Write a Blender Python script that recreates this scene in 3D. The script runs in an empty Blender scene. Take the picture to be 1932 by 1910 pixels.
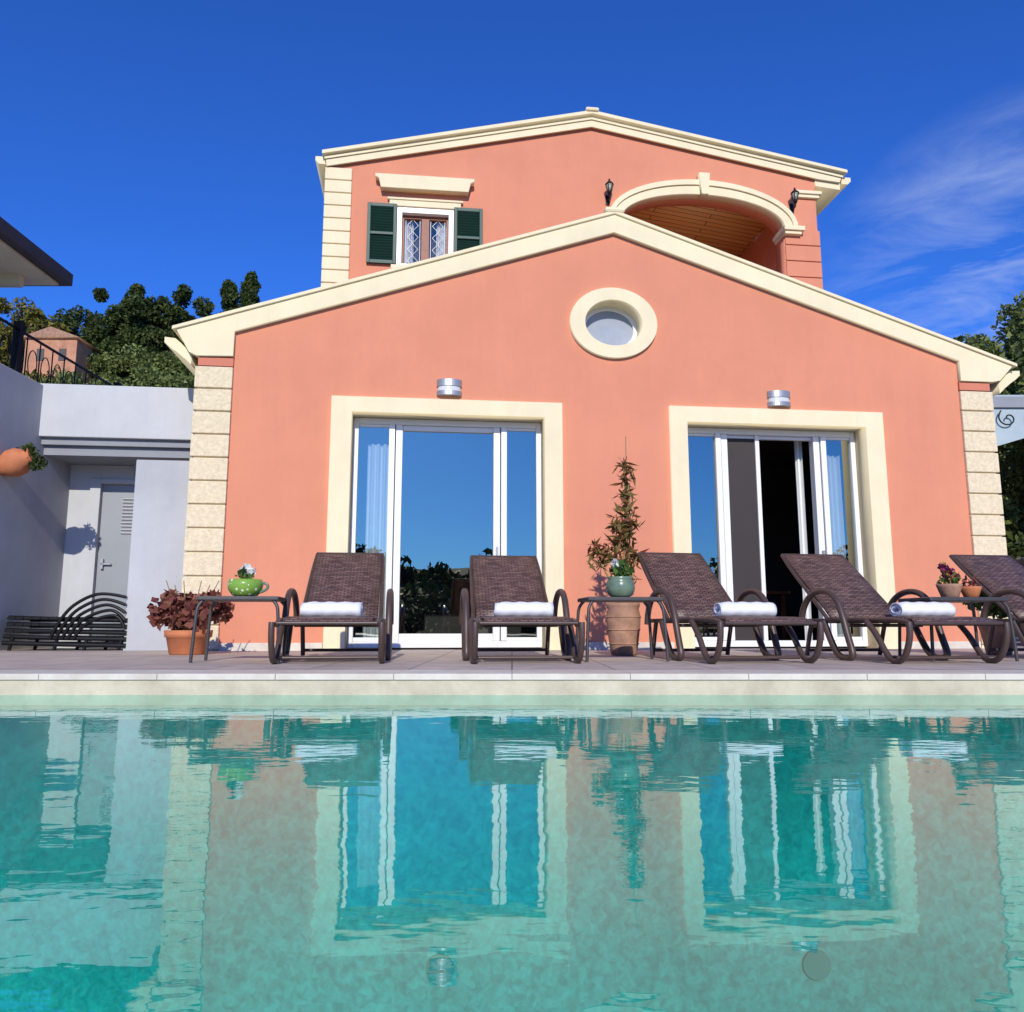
import bpy, math, random, bmesh
import numpy as np
from mathutils import Vector, Matrix
random.seed(7)
S=bpy.context.scene
C=S.collection
TH=math.radians(6.6)

# ------------------------------------------------------------ materials
def newmat(name):
    m=bpy.data.materials.new(name); m.use_nodes=True
    nt=m.node_tree
    return m,nt,nt.nodes['Principled BSDF']
def mat(name,col,rough=.7,var=.12,scale=3.,bump=0.,bscale=80.,metal=0.,spec=.4,col2=None,streak=0.):
    m,nt,b=newmat(name)
    N=nt.nodes;L=nt.links
    b.inputs['Roughness'].default_value=rough
    b.inputs['Metallic'].default_value=metal
    b.inputs['Specular IOR Level'].default_value=spec
    tc=N.new('ShaderNodeTexCoord')
    n=N.new('ShaderNodeTexNoise'); n.inputs['Scale'].default_value=scale; n.inputs['Detail'].default_value=6
    n.inputs['Roughness'].default_value=.65
    L.new(tc.outputs['Object'],n.inputs['Vector'])
    r=N.new('ShaderNodeValToRGB')
    c=Vector(col); 
    lo=c*(1-var); hi=Vector(col2) if col2 else c*(1+var)
    r.color_ramp.elements[0].position=.3; r.color_ramp.elements[1].position=.7
    r.color_ramp.elements[0].color=(*lo,1); r.color_ramp.elements[1].color=(*[min(1,x) for x in hi],1)
    L.new(n.outputs['Fac'],r.inputs['Fac']); out=r.outputs['Color']
    if streak>0:
        mp=N.new('ShaderNodeMapping'); mp.inputs['Scale'].default_value=(5,5,.6); L.new(tc.outputs['Object'],mp.inputs['Vector'])
        n3=N.new('ShaderNodeTexNoise'); n3.inputs['Scale'].default_value=1.; n3.inputs['Detail'].default_value=7; n3.inputs['Roughness'].default_value=.7
        L.new(mp.outputs[0],n3.inputs['Vector'])
        r3=N.new('ShaderNodeValToRGB'); r3.color_ramp.elements[0].position=.3; r3.color_ramp.elements[0].color=(1-streak,)*3+(1,); r3.color_ramp.elements[1].position=.6; r3.color_ramp.elements[1].color=(1,1,1,1)
        L.new(n3.outputs['Fac'],r3.inputs[0])
        mx=N.new('ShaderNodeMix'); mx.data_type='RGBA'; mx.blend_type='MULTIPLY'; mx.inputs[0].default_value=1
        L.new(out,mx.inputs[6]); L.new(r3.outputs[0],mx.inputs[7]); out=mx.outputs[2]
    L.new(out,b.inputs['Base Color'])
    if bump>0:
        n2=N.new('ShaderNodeTexNoise'); n2.inputs['Scale'].default_value=bscale; n2.inputs['Detail'].default_value=4
        L.new(tc.outputs['Object'],n2.inputs['Vector'])
        bp=N.new('ShaderNodeBump'); bp.inputs['Strength'].default_value=bump; bp.inputs['Distance'].default_value=.01
        L.new(n2.outputs['Fac'],bp.inputs['Height']); L.new(bp.outputs['Normal'],b.inputs['Normal'])
    return m
def leafmat(name,cols,rough=.6):
    m,nt,b=newmat(name); N=nt.nodes;L=nt.links
    g=N.new('ShaderNodeNewGeometry'); r=N.new('ShaderNodeValToRGB')
    el=r.color_ramp.elements
    while len(el)<len(cols): el.new(.5)
    for i,c in enumerate(cols):
        el[i].position=i/(len(cols)-1); el[i].color=(*c,1)
    L.new(g.outputs['Random Per Island'],r.inputs['Fac'])
    L.new(r.outputs['Color'],b.inputs['Base Color'])
    b.inputs['Roughness'].default_value=rough; b.inputs['Specular IOR Level'].default_value=.25
    t=N.new('ShaderNodeBsdfTranslucent'); L.new(r.outputs['Color'],t.inputs['Color'])
    mx=N.new('ShaderNodeMixShader'); mx.inputs[0].default_value=.3
    L.new(b.outputs[0],mx.inputs[1]); L.new(t.outputs[0],mx.inputs[2])
    L.new(mx.outputs[0],N['Material Output'].inputs[0])
    return m

PINK=mat('pink_stucco',(.665,.258,.152),.85,.06,1.1,.3,140,spec=.2,streak=.04)
PINK_SHADE=mat('pink_stucco_shaded',(.58,.20,.125),.85,.05,2,.2,140,spec=.2)  # pink band; its darker tone paints in the shadow under the eave return
CREAM=mat('cream_render',(.80,.69,.445),.8,.05,2.,.15,90,spec=.25,streak=.06)
QUO=mat('quoin_render',(.72,.60,.40),.9,.16,22,.9,60,spec=.2)
WHITE=mat('white_frame',(.78,.77,.74),.35,.03,3,spec=.5)
GREYW=mat('grey_white_wall',(.51,.515,.52),.8,.08,1.1,.2,80,spec=.2,streak=.06)
GREYL=mat('left_wall_render',(.44,.445,.45),.8,.12,.9,.2,80,spec=.2,streak=.06)
GREYD=mat('grey_band',(.26,.27,.29),.8,.08,1.5)
GDOOR=mat('grey_door_metal',(.27,.285,.30),.45,.05,2,metal=.1)
GREEN=mat('green_shutter_paint',(.010,.055,.040),.5,.15,5)
BLACKM=mat('black_iron',(.012,.012,.013),.45,.2,5,metal=.5)
STEEL=mat('lamp_steel',(.36,.36,.36),.4,.05,5,metal=.5)
LGLASS=mat('lamp_glass',(.62,.62,.60),.3,.02,5)
TERRA=mat('terracotta',(.50,.17,.07),.8,.15,9,.3,50)
TERRA2=mat('weathered_terracotta',(.36,.20,.13),.85,.3,9,.3,50)
POTG=mat('green_glaze',(.13,.19,.13),.25,.25,14)
WOOD=mat('sash_wood',(.24,.075,.03),.5,.2,12)
TILE=mat('roof_tiles',(.42,.20,.11),.85,.25,6,.4,20)
FRM=mat('brown_tube_frame',(.07,.044,.036),.42,.15,9,spec=.5)
TABM=mat('table_metal',(.05,.045,.045),.45,.15,9,spec=.5)
TOWEL=mat('white_towel',(.82,.82,.84),.95,.03,30,.5,260,spec=.1)
CURT=mat('curtain_cloth',(.78,.78,.76),.9,.04,6)
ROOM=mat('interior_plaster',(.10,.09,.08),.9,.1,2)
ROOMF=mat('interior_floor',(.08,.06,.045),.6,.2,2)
SCREEN=mat('fly_screen',(.035,.025,.022),.6,.1,2)
DARKF=mat('canopy_fascia',(.06,.05,.05),.6,.1,3)
CANU=mat('canopy_soffit',(.70,.60,.42),.8,.08,2)
MARB=mat('coping_stone',(.60,.53,.43),.5,.12,5,.1,60,col2=(.70,.64,.54))
BARK=mat('bark',(.07,.05,.035),.95,.4,12,.8,30)
CANE=mat('cane_stem',(.26,.19,.07),.7,.2,12)
STONEH=mat('pink_stone_house',(.50,.24,.14),.9,.3,2,.5,8)
CANOP=mat('pergola_panel',(.38,.45,.46),.35,.08,3)
PETW=leafmat('white_petals',[(.75,.75,.7),(.85,.85,.8)])
PETP=leafmat('purple_petals',[(.10,.01,.09),(.35,.03,.12),(.55,.35,.1)])
LF_DK=leafmat('foliage_dark',[(.025,.04,.010),(.055,.085,.02),(.12,.145,.035)])
LF_HG=leafmat('foliage_hedge',[(.012,.025,.008),(.03,.05,.014),(.06,.08,.02)])
LF_OL=leafmat('foliage_olive',[(.07,.095,.025),(.16,.20,.05),(.27,.31,.10)])
LF_YL=leafmat('foliage_scrub',[(.08,.085,.015),(.18,.17,.03),(.27,.22,.05)])
LF_RED=leafmat('coleus_leaves',[(.12,.03,.03),(.24,.075,.055),(.36,.17,.10)])
LF_BAM=leafmat('bamboo_leaves',[(.16,.045,.025),(.14,.11,.03),(.22,.16,.05),(.25,.07,.04)])
LF_GR=leafmat('potted_green',[(.04,.09,.02),(.09,.16,.03),(.13,.2,.05)])

def weave():
    m,nt,b=newmat('woven_brown_resin'); N=nt.nodes;L=nt.links
    tc=N.new('ShaderNodeTexCoord')
    br=N.new('ShaderNodeTexBrick')
    br.inputs['Scale'].default_value=1.
    br.inputs['Brick Width'].default_value=.056; br.inputs['Row Height'].default_value=.020
    br.inputs['Mortar Size'].default_value=.0036; br.inputs['Mortar Smooth'].default_value=.5
    br.inputs['Color1'].default_value=(.23,.135,.105,1); br.inputs['Color2'].default_value=(.095,.052,.042,1)
    br.inputs['Mortar'].default_value=(.014,.009,.009,1)
    L.new(tc.outputs['UV'],br.inputs['Vector'])
    n=N.new('ShaderNodeTexNoise'); n.inputs['Scale'].default_value=9; n.inputs['Detail'].default_value=4
    L.new(tc.outputs['Object'],n.inputs['Vector'])
    mx=N.new('ShaderNodeMix'); mx.data_type='RGBA'; mx.blend_type='OVERLAY'; mx.inputs[0].default_value=.4
    L.new(br.outputs['Color'],mx.inputs[6]); L.new(n.outputs['Fac'],mx.inputs[7])
    L.new(mx.outputs[2],b.inputs['Base Color'])
    b.inputs['Roughness'].default_value=.45
    bp=N.new('ShaderNodeBump'); bp.inputs['Strength'].default_value=1.; bp.inputs['Distance'].default_value=.006; bp.invert=True
    L.new(br.outputs['Fac'],bp.inputs['Height']); L.new(bp.outputs['Normal'],b.inputs['Normal'])
    return m
WEAVE=weave()

def glass(name,fac,tint,trans=(.8,.85,.85)):
    m,nt,b=newmat(name); N=nt.nodes;L=nt.links
    N.remove(b)
    g=N.new('ShaderNodeBsdfGlossy'); g.inputs['Color'].default_value=(*tint,1); g.inputs['Roughness'].default_value=.0
    t=N.new('ShaderNodeBsdfTransparent'); t.inputs['Color'].default_value=(*trans,1)
    tc=N.new('ShaderNodeTexCoord'); n=N.new('ShaderNodeTexNoise'); n.inputs['Scale'].default_value=1.2
    L.new(tc.outputs['Object'],n.inputs['Vector'])
    bp=N.new('ShaderNodeBump'); bp.inputs['Strength'].default_value=.08; bp.inputs['Distance'].default_value=.02
    L.new(n.outputs['Fac'],bp.inputs['Height']); L.new(bp.outputs['Normal'],g.inputs['Normal'])
    mx=N.new('ShaderNodeMixShader'); mx.inputs[0].default_value=fac
    L.new(t.outputs[0],mx.inputs[1]); L.new(g.outputs[0],mx.inputs[2])
    L.new(mx.outputs[0],N['Material Output'].inputs[0])
    return m
GLASS=glass('door_glass',.38,(.90,.90,.75),(.72,.79,.8))
GLASS2=glass('window_glass',.12,(.8,.85,.9),(.85,.85,.85))

# ------------------------------------------------------------ geometry helpers
def empty(name,loc=(0,0,0),rz=0.):
    e=bpy.data.objects.new(name,None); e.location=loc; e.rotation_euler=(0,0,rz); C.objects.link(e); e.empty_display_size=.2
    return e
def addmesh(name,me,m,parent=None,smooth=False):
    o=bpy.data.objects.new(name,me); C.objects.link(o)
    if m is not None:
        me.materials.clear(); me.materials.append(m)
    if parent: o.parent=parent
    if smooth:
        for p in me.polygons: p.use_smooth=True
    return o
def box(name,x0,x1,y0,y1,z0,z1,m,parent=None,bev=0.):
    return boxes(name,[(x0,x1,y0,y1,z0,z1)],m,parent,bev)
def boxes(name,lst,m,parent=None,bev=0.):
    bm=bmesh.new()
    for (x0,x1,y0,y1,z0,z1) in lst:
        r=bmesh.ops.create_cube(bm,size=1.)
        for v in r['verts']:
            v.co=Vector(((x0+x1)/2+v.co.x*(x1-x0),(y0+y1)/2+v.co.y*(y1-y0),(z0+z1)/2+v.co.z*(z1-z0)))
    if bev>0: bmesh.ops.bevel(bm,geom=list(bm.edges),offset=bev,segments=2,affect='EDGES',profile=.5)
    me=bpy.data.meshes.new(name); bm.to_mesh(me); bm.free()
    return addmesh(name,me,m,parent)
def curve2mesh(cu):
    o=bpy.data.objects.new('tmp',cu); C.objects.link(o)
    dg=bpy.context.evaluated_depsgraph_get(); dg.update()
    me=bpy.data.meshes.new_from_object(o.evaluated_get(dg))
    bpy.data.objects.remove(o); return me
def plate(name,outer,holes,y0,y1,m,parent=None,bev=0.,axis='y'):
    """polygon in (u,z) with holes extruded between depths y0..y1"""
    cu=bpy.data.curves.new(name,'CURVE'); cu.dimensions='2D'; cu.fill_mode='BOTH'
    for poly in [outer]+holes:
        sp=cu.splines.new('POLY'); sp.points.add(len(poly)-1); sp.use_cyclic_u=True
        for i,(a,b) in enumerate(poly): sp.points[i].co=(a,b,0,1)
    cu.extrude=(y1-y0)/2
    me=curve2mesh(cu)
    for v in me.vertices:
        a,b,c=v.co
        if axis=='y': v.co=(a,(y0+y1)/2+c,b)
        else: v.co=((y0+y1)/2+c,a,b)
    bm=bmesh.new(); bm.from_mesh(me); bmesh.ops.remove_doubles(bm,verts=bm.verts,dist=1e-5)
    bmesh.ops.recalc_face_normals(bm,faces=bm.faces); bm.to_mesh(me); bm.free()
    me.name=name
    return addmesh(name,me,m,parent)
def tube(name,pts,r,m,parent=None,smooth=True,res=8,radii=None,cyc=False,flat=None):
    cu=bpy.data.curves.new(name,'CURVE'); cu.dimensions='3D'
    cu.bevel_depth=r; cu.bevel_resolution=3; cu.use_fill_caps=True
    lists=pts if isinstance(pts[0][0],(tuple,list,Vector)) else [pts]
    for pp in lists:
        if smooth and len(pp)>2:
            sp=cu.splines.new('NURBS'); sp.points.add(len(pp)-1); sp.order_u=3; sp.use_endpoint_u=not cyc; sp.resolution_u=res
        else:
            sp=cu.splines.new('POLY'); sp.points.add(len(pp)-1)
        sp.use_cyclic_u=cyc
        for i,p in enumerate(pp):
            sp.points[i].co=(*p,1); sp.points[i].radius=radii[i] if radii else 1.
    me=curve2mesh(cu); me.name=name
    return addmesh(name,me,m,parent,smooth=True)
def lathe(name,prof,m,parent=None,seg=36,loc=(0,0,0),tilt=None):
    bm=bmesh.new(); rings=[]
    for (r,z) in prof:
        rings.append([bm.verts.new((r*math.cos(2*math.pi*i/seg),r*math.sin(2*math.pi*i/seg),z)) for i in range(seg)])
    for a,b in zip(rings[:-1],rings[1:]):
        for i in range(seg): bm.faces.new((a[i],a[(i+1)%seg],b[(i+1)%seg],b[i]))
    bm.faces.new(list(reversed(rings[0]))); bm.faces.new(rings[-1])
    M=Matrix.Translation(loc)
    if tilt is not None: M=M@tilt
    bmesh.ops.transform(bm,matrix=M,verts=bm.verts)
    bmesh.ops.recalc_face_normals(bm,faces=bm.faces)
    me=bpy.data.meshes.new(name); bm.to_mesh(me); bm.free()
    o=addmesh(name,me,m,parent,smooth=True); return o
rng=np.random.default_rng(5)
def leaves(name,centers,radii,n,size,m,parent=None,asp=.5,squash=1.,up=0.,shell=2.4):
    """diamond leaves scattered through clumps"""
    centers=np.array(centers,float); radii=np.array(radii,float)
    k=len(centers); idx=np.repeat(np.arange(k),n); N=len(idx)
    d=rng.normal(size=(N,3)); d/=np.linalg.norm(d,axis=1)[:,None]
    rr=rng.random(N)**(1/shell)
    pos=centers[idx]+d*rr[:,None]*radii[idx][:,None]*np.array([1,1,squash])
    a=rng.normal(size=(N,3))+np.array([0,0,up]); a/=np.linalg.norm(a,axis=1)[:,None]
    b=rng.normal(size=(N,3)); b-= (b*a).sum(1)[:,None]*a; b/=np.linalg.norm(b,axis=1)[:,None]
    s=size*(.6+.8*rng.random(N))[:,None]
    v=np.empty((N,4,3)); v[:,0]=pos-a*s*.5; v[:,1]=pos+b*s*asp*.5; v[:,2]=pos+a*s*.5; v[:,3]=pos-b*s*asp*.5
    me=bpy.data.meshes.new(name)
    me.vertices.add(N*4); me.vertices.foreach_set('co',v.reshape(-1))
    me.loops.add(N*4); me.loops.foreach_set('vertex_index',np.arange(N*4,dtype=np.int32))
    me.polygons.add(N); me.polygons.foreach_set('loop_start',np.arange(0,N*4,4,dtype=np.int32)); me.polygons.foreach_set('loop_total',np.full(N,4,dtype=np.int32))
    me.update(); me.validate()
    return addmesh(name,me,m,parent)

# ------------------------------------------------------------ HOUSE
H=empty('pink_villa_house',(0,8.6,0),TH)
D1=(-1.75,.36,2.55); D2=(2.0,4.15,2.55)
e=.03
outer=[(-3.37,-.1),(D1[0]-e,-.1),(D1[0]-e,D1[2]+e),(D1[1]+e,D1[2]+e),(D1[1]+e,-.1),(D2[0]-e,-.1),(D2[0]-e,D2[2]+e),(D2[1]+e,D2[2]+e),(D2[1]+e,-.1),(5.76,-.1),(5.76,3.38),(1.2,4.94),(-3.37,3.38)]
oval=lambda rx,rz,n=48:[(1.17+rx*math.cos(2*math.pi*i/n),3.69+rz*math.sin(2*math.pi*i/n)) for i in range(n)]
plate('lower_front_wall',outer,[oval(.37,.32)],0,.35,PINK,H)
plate('lower_side_wall_left',[(.35,-.1),(7,-.1),(7,3.33),(.35,3.33)],[],-3.37,-3.1,PINK,H,axis='x')
plate('lower_side_wall_right',[(.35,-.1),(7,-.1),(7,3.33),(.35,3.33)],[],5.5,5.76,PINK,H,axis='x')
plate('lower_back_wall',[(-3.1,-.1),(5.5,-.1),(5.5,3.4),(1.2,4.9),(-3.1,3.4)],[],6.7,6.99,PINK,H)
plate('lower_roof',[(-3.60,3.40),(1.2,5.02),(6.06,3.36),(5.98,3.26),(1.2,4.88),(-3.52,3.28)],[],.06,7.3,TILE,H)
plate('lower_rake_trim',[(-3.63,3.41),(1.2,5.04),(6.09,3.37),(5.90,3.17),(5.80,3.15),(5.39,3.15),(5.39,3.40),(1.19,4.79),(-3.02,3.40),(-3.02,3.12),(-3.40,3.11),(-3.48,3.15)],[],-.06,.055,CREAM,H)
plate('lower_rake_cap',[(-3.66,3.385),(1.2,5.015),(6.12,3.345),(6.12,3.38),(1.2,5.05),(-3.66,3.42)],[],-.085,.3,CREAM,H)
box('ridge_cap_tile',1.08,1.32,-.10,.4,5.02,5.09,CREAM,H,.03)
for nm,u in (('gutter_left',-3.63),('gutter_right',6.10)):
    s=-1 if u<0 else 1
    prof=[(u+s*.13,3.33),(u+s*.13,3.27),(u+s*.06,3.21),(u-s*.0,3.17),(u-s*.1,3.09),(u-s*.16,3.03),(u-s*.16,3.15),(u-s*.04,3.27),(u+s*.02,3.32)]
    plate(nm,prof,[],.02,7.2,CREAM,H)
def quoins(name,u0,u1,ztop,zbot,step,y0,y1,m,proud=.04,gap=.018):
    z=ztop; l=[]
    while z-step>zbot-.02:
        l.append((u0,u1,y0-proud,y1,z-step+gap,z)); z-=step
    if z-zbot>.06: l.append((u0,u1,y0-proud,y1,zbot,z))
    return boxes(name,l,m,H,.008)
quoins('quoins_left',-3.41,-3.02,3.0,.0,.25,0,.42,QUO)
quoins('quoins_right',5.385,5.80,3.03,.0,.25,0,.42,QUO)
boxes('quoin_caps',[(-3.385,-3.02,-.03,.4,3.012,3.10),(5.385,5.775,-.03,.4,3.045,3.14)],PINK_SHADE,H)
boxes('quoin_joints',[(-3.38,-3.03,-.012,.38,0,3.0),(5.395,5.77,-.012,.38,0,3.03)],CREAM,H)
boxes('plinth',[(-3.02,-1.98,-.02,.0,-.05,.08),(.57,1.78,-.02,0,-.05,.08),(4.38,5.38,-.02,0,-.05,.08)],MARB,H)
def doorway(nm,u0,u1,zt,o0,o1,oz):
    plate(nm+'_surround',[(o0,-.04),(u0,-.04),(u0,zt),(u1,zt),(u1,-.04),(o1,-.04),(o1,oz),(o0,oz)],[],-.045,.34,CREAM,H)
doorway('terrace_door_left',D1[0],D1[1],D1[2],-1.97,.56,2.72)
doorway('terrace_door_right',D2[0],D2[1],D2[2],1.80,4.37,2.73)
def frames(nm,u0,u1,zt,ml,mr,opened):
    y0,y1=.20,.27
    b=[(u0+.002,u0+.06,y0,y1,.02,zt-.002),(u1-.06,u1-.002,y0,y1,.02,zt-.002),(u0+.06,u1-.06,y0,y1,zt-.07,zt-.002),(u0+.06,u1-.06,y0,y1,.02,.09)]
    b+=[(ml-.075,ml-.01,y0-.01,y1+.02,.091,zt-.071),(ml+.0,ml+.075,y0+.01,y1+.05,.091,zt-.071),(mr-.075,mr-.0,y0+.01,y1+.05,.091,zt-.071),(mr+.01,mr+.075,y0-.01,y1+.02,.091,zt-.071)]
    b+=[(u0+.06,ml-.075,y0+.015,y1-.015,.091,.13),(mr+.075,u1-.06,y0+.015,y1-.015,.091,.13),(u0+.06,ml-.075,y0+.015,y1-.015,zt-.10,zt-.071),(mr+.075,u1-.06,y0+.015,y1-.015,zt-.10,zt-.071)]
    if not opened:
        b+=[(ml+.075,mr-.075,y0+.03,y1+.03,.091,.17),(ml+.075,mr-.075,y0+.03,y1+.03,zt-.13,zt-.071)]
    else:
        mm=ml+.42
        b+=[(mm,mm+.05,y0+.02,y1+.04,.091,zt-.071),(ml+.075,mr-.075,y0+.05,y1+.03,zt-.11,zt-.071)]
        box(nm+'_fly_screen',ml+.075,mm,y0+.045,y0+.05,.092,zt-.11,SCREEN,H)
    boxes(nm+'_frame',b,WHITE,H,.006)
    g=[(u0+.05,ml-.06,.235,.237,.1,zt-.08),(mr+.06,u1-.05,.235,.237,.1,zt-.08)]
    if not opened: g.append((ml+.07,mr-.07,.262,.264,.15,zt-.12))
    bm=bmesh.new()
    for a,b_,c,_,z0,z1 in g:
        bm.faces.new([bm.verts.new(p) for p in ((a,c,z0),(b_,c,z0),(b_,c,z1),(a,c,z1))])
    me=bpy.data.meshes.new(nm+'_glass'); bm.to_mesh(me); bm.free(); addmesh(nm+'_glass',me,GLASS,H)
    hx=mr-.035
    boxes(nm+'_handle',[(hx-.012,hx+.012,y0-.03,y0+.01,.95,1.12)],STEEL,H,.004)
frames('terrace_door_left',D1[0],D1[1],D1[2],-1.28,-.11,False)
frames('terrace_door_right',D2[0],D2[1],D2[2],2.49,3.70,True)
def curtain(nm,u0,u1,y,z0,z1,fold=.07):
    n=60; bm=bmesh.new(); vs=[]
    for i in range(n+1):
        t=i/n; u=u0+(u1-u0)*t; yy=y+.025*math.sin(t*(u1-u0)/fold*2*math.pi)+.01*math.sin(t*17)
        vs.append((bm.verts.new((u,yy,z0)),bm.verts.new((u,yy+.01,z1))))
    for a,b in zip(vs[:-1],vs[1:]): bm.faces.new((a[0],b[0],b[1],a[1]))
    me=bpy.data.meshes.new(nm); bm.to_mesh(me); bm.free(); addmesh(nm,me,CURT,H,True)
curtain('curtain_1',-1.60,-1.28,.42,.05,2.3)
curtain('curtain_2',3.72,4.05,.42,.05,2.3)
curtain('curtain_3',3.54,3.62,.50,.05,2.5,.05)
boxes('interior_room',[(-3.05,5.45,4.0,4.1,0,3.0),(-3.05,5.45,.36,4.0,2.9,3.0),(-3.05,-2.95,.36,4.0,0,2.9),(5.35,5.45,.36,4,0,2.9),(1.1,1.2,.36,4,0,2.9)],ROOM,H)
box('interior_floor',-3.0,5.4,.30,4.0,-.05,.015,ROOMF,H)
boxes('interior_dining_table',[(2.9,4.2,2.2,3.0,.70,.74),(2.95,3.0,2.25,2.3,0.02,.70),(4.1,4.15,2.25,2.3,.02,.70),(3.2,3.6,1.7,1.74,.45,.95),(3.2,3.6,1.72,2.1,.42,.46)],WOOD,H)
plate('oval_window_surround',oval(.51,.42),[oval(.335,.275)],-.05,.24,CREAM,H)
plate('oval_window_frame',oval(.345,.285),[oval(.29,.235)],.17,.22,WHITE,H)
plate('oval_window_pane',oval(.30,.245),[],.20,.206,mat('frosted_pane',(.30,.33,.38),.25,.1,4),H)
for i,u in enumerate((-.70,3.12)):
    def half(r,z0,z1,nm,m):
        pr=[(u+r*1.0*math.cos(math.pi*k/16),-.0-r*.62*math.sin(math.pi*k/16)) for k in range(17)]
        bm=bmesh.new(); a=[bm.verts.new((x,y,z0)) for x,y in pr]; b=[bm.verts.new((x,y,z1)) for x,y in pr]
        for k in range(16): bm.faces.new((a[k],a[k+1],b[k+1],b[k]))
        bm.faces.new(list(reversed(a))); bm.faces.new(b); bmesh.ops.recalc_face_normals(bm,faces=bm.faces)
        me=bpy.data.meshes.new(nm); bm.to_mesh(me); bm.free(); addmesh(nm,me,m,H)
    half(.140,2.765,2.815,'wall_light_lower_shell_%d'%i,STEEL); half(.128,2.815,2.868,'wall_light_diffuser_%d'%i,LGLASS)
    half(.140,2.868,2.945,'wall_light_upper_shell_%d'%i,STEEL)

# ---- upper storey
O=2.0
ac=3.06
arch_in=[(ac+1.24*math.cos(a),6.10+.44*math.sin(a)) for a in [math.pi*i/32 for i in range(33)]]
hole=[(ac+1.24,3.7)]+arch_in+[(ac-1.24,3.7)]
win=[(-1.37,5.2),(-.62,5.2),(-.62,6.05),(-1.37,6.05)]
plate('upper_front_wall',[(-2.36,3.5),(4.83,3.5),(4.83,6.93),(1.4,7.55),(-2.36,6.67)],[hole,win],O,O+.3,PINK,H)
plate('upper_side_wall_left',[(O+.3,3.5),(6.9,3.5),(6.9,6.67),(O+.3,6.67)],[],-2.36,-2.1,PINK,H,axis='x')
plate('upper_side_wall_right',[(O+.3,3.5),(6.9,3.5),(6.9,6.9),(O+.3,6.9)],[[(O+.55,4.1),(4.4,4.1),(4.4,6.05),(O+.55,6.05)]],4.55,4.83,PINK,H,axis='x')
plate('upper_back_wall',[(-2.1,3.5),(4.55,3.5),(4.55,6.9),(1.4,7.45),(-2.1,6.65)],[],6.6,6.9,PINK,H)
plate('verandah_back_wall',[(1.5,3.6),(4.55,3.6),(4.55,6.9),(1.5,7.4)],[],4.5,4.7,PINK,H)
plate('verandah_inner_wall',[(O+.3,3.6),(4.5,3.6),(4.5,7.3),(O+.3,7.3)],[],1.4,1.6,PINK,H,axis='x')
box('verandah_floor',1.6,4.55,O+.3,4.5,3.95,4.1,MARB,H)
def planks():
    m,nt,b=newmat('verandah_ceiling_wood'); N=nt.nodes;L=nt.links
    tc=N.new('ShaderNodeTexCoord'); br=N.new('ShaderNodeTexBrick')
    mp=N.new('ShaderNodeMapping'); L.new(tc.outputs['Object'],mp.inputs['Vector'])
    L.new(mp.outputs[0],br.inputs['Vector']); br.inputs['Scale'].default_value=1
    br.inputs['Brick Width'].default_value=1.8; br.inputs['Row Height'].default_value=.12; br.inputs['Mortar Size'].default_value=.008
    br.inputs['Color1'].default_value=(.90,.56,.18,1); br.inputs['Color2'].default_value=(.80,.45,.13,1); br.inputs['Mortar'].default_value=(.25,.10,.04,1)
    L.new(br.outputs['Color'],b.inputs['Base Color']); b.inputs['Roughness'].default_value=.55
    return m
plate('verandah_ceiling',[(1.6,7.10),(4.55,6.70),(4.55,6.73),(1.6,7.13)],[],O+.3,4.5,planks(),H)
D=-.05
plate('upper_roof',[(-2.40,6.83+D),(1.4,7.73+D),(5.28,7.07+D),(5.24,6.96+D),(1.4,7.61+D),(-2.38,6.70+D)],[],O-.05,7.3,TILE,H)
plate('upper_roof_soffit',[(4.83,6.86+D),(5.22,6.82+D),(5.22,6.93+D),(4.83,6.99+D)],[],O-.02,7.2,CREAM,H)
plate('upper_rake_trim',[(-2.40,6.80+D),(1.4,7.71+D),(5.25,7.05+D),(5.20,6.92+D),(4.86,6.95+D),(1.4,7.54+D),(-2.38,6.65+D)],[],O-.06,O-.03,CREAM,H)
plate('upper_rake_mid',[(-2.41,6.745+D),(1.4,7.645+D),(5.25,6.99+D),(5.25,7.02+D),(1.4,7.675+D),(-2.41,6.775+D)],[],O-.08,O-.06,CREAM,H)
plate('upper_rake_cap',[(-2.44,6.80+D),(1.4,7.715+D),(5.30,7.05+D),(5.30,7.095+D),(1.4,7.765+D),(-2.44,6.85+D)],[],O-.12,O+.2,CREAM,H)
box('upper_ridge_cap',1.30,1.50,O-.15,O+.4,7.69,7.75,CREAM,H,.025)
for nm,u,z in (('upper_gutter_left',-2.44,6.71),('upper_gutter_right',5.30,6.93)):
    s=-1 if u<0 else 1
    plate(nm,[(u+s*.10,z+.05),(u+s*.10,z-.01),(u+s*.05,z-.06),(u-s*.05,z-.06),(u-s*.03,z+.05)],[],O-.02,7.2,CREAM,H)
quoins('upper_quoins_left',-2.40,-2.03,6.60,3.9,.19,O,O+.35,CREAM,.035,.014)
boxes('upper_quoin_joints',[(-2.375,-2.04,O-.01,O+.31,3.9,6.60)],QUO,H)
boxes('verandah_pillar_courses',[(4.31,4.855,O-.02,O+.1,z,z+.235) for z in [4.1+.25*i for i in range(8)]],PINK,H,.006)
arch_out=[(ac+1.43*math.cos(a),6.10+.65*math.sin(a)) for a in [math.pi*i/32 for i in range(33)]]
arch_mid=[(ac+1.36*math.cos(a),6.10+.57*math.sin(a)) for a in [math.pi*i/32 for i in range(33)]]
plate('arch_surround',arch_out+[(x,z) for x,z in reversed([(ac+1.235*math.cos(a),6.10+.435*math.sin(a)) for a in [math.pi*i/32 for i in range(33)]])],[],O-.06,O+.1,CREAM,H)
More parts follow.
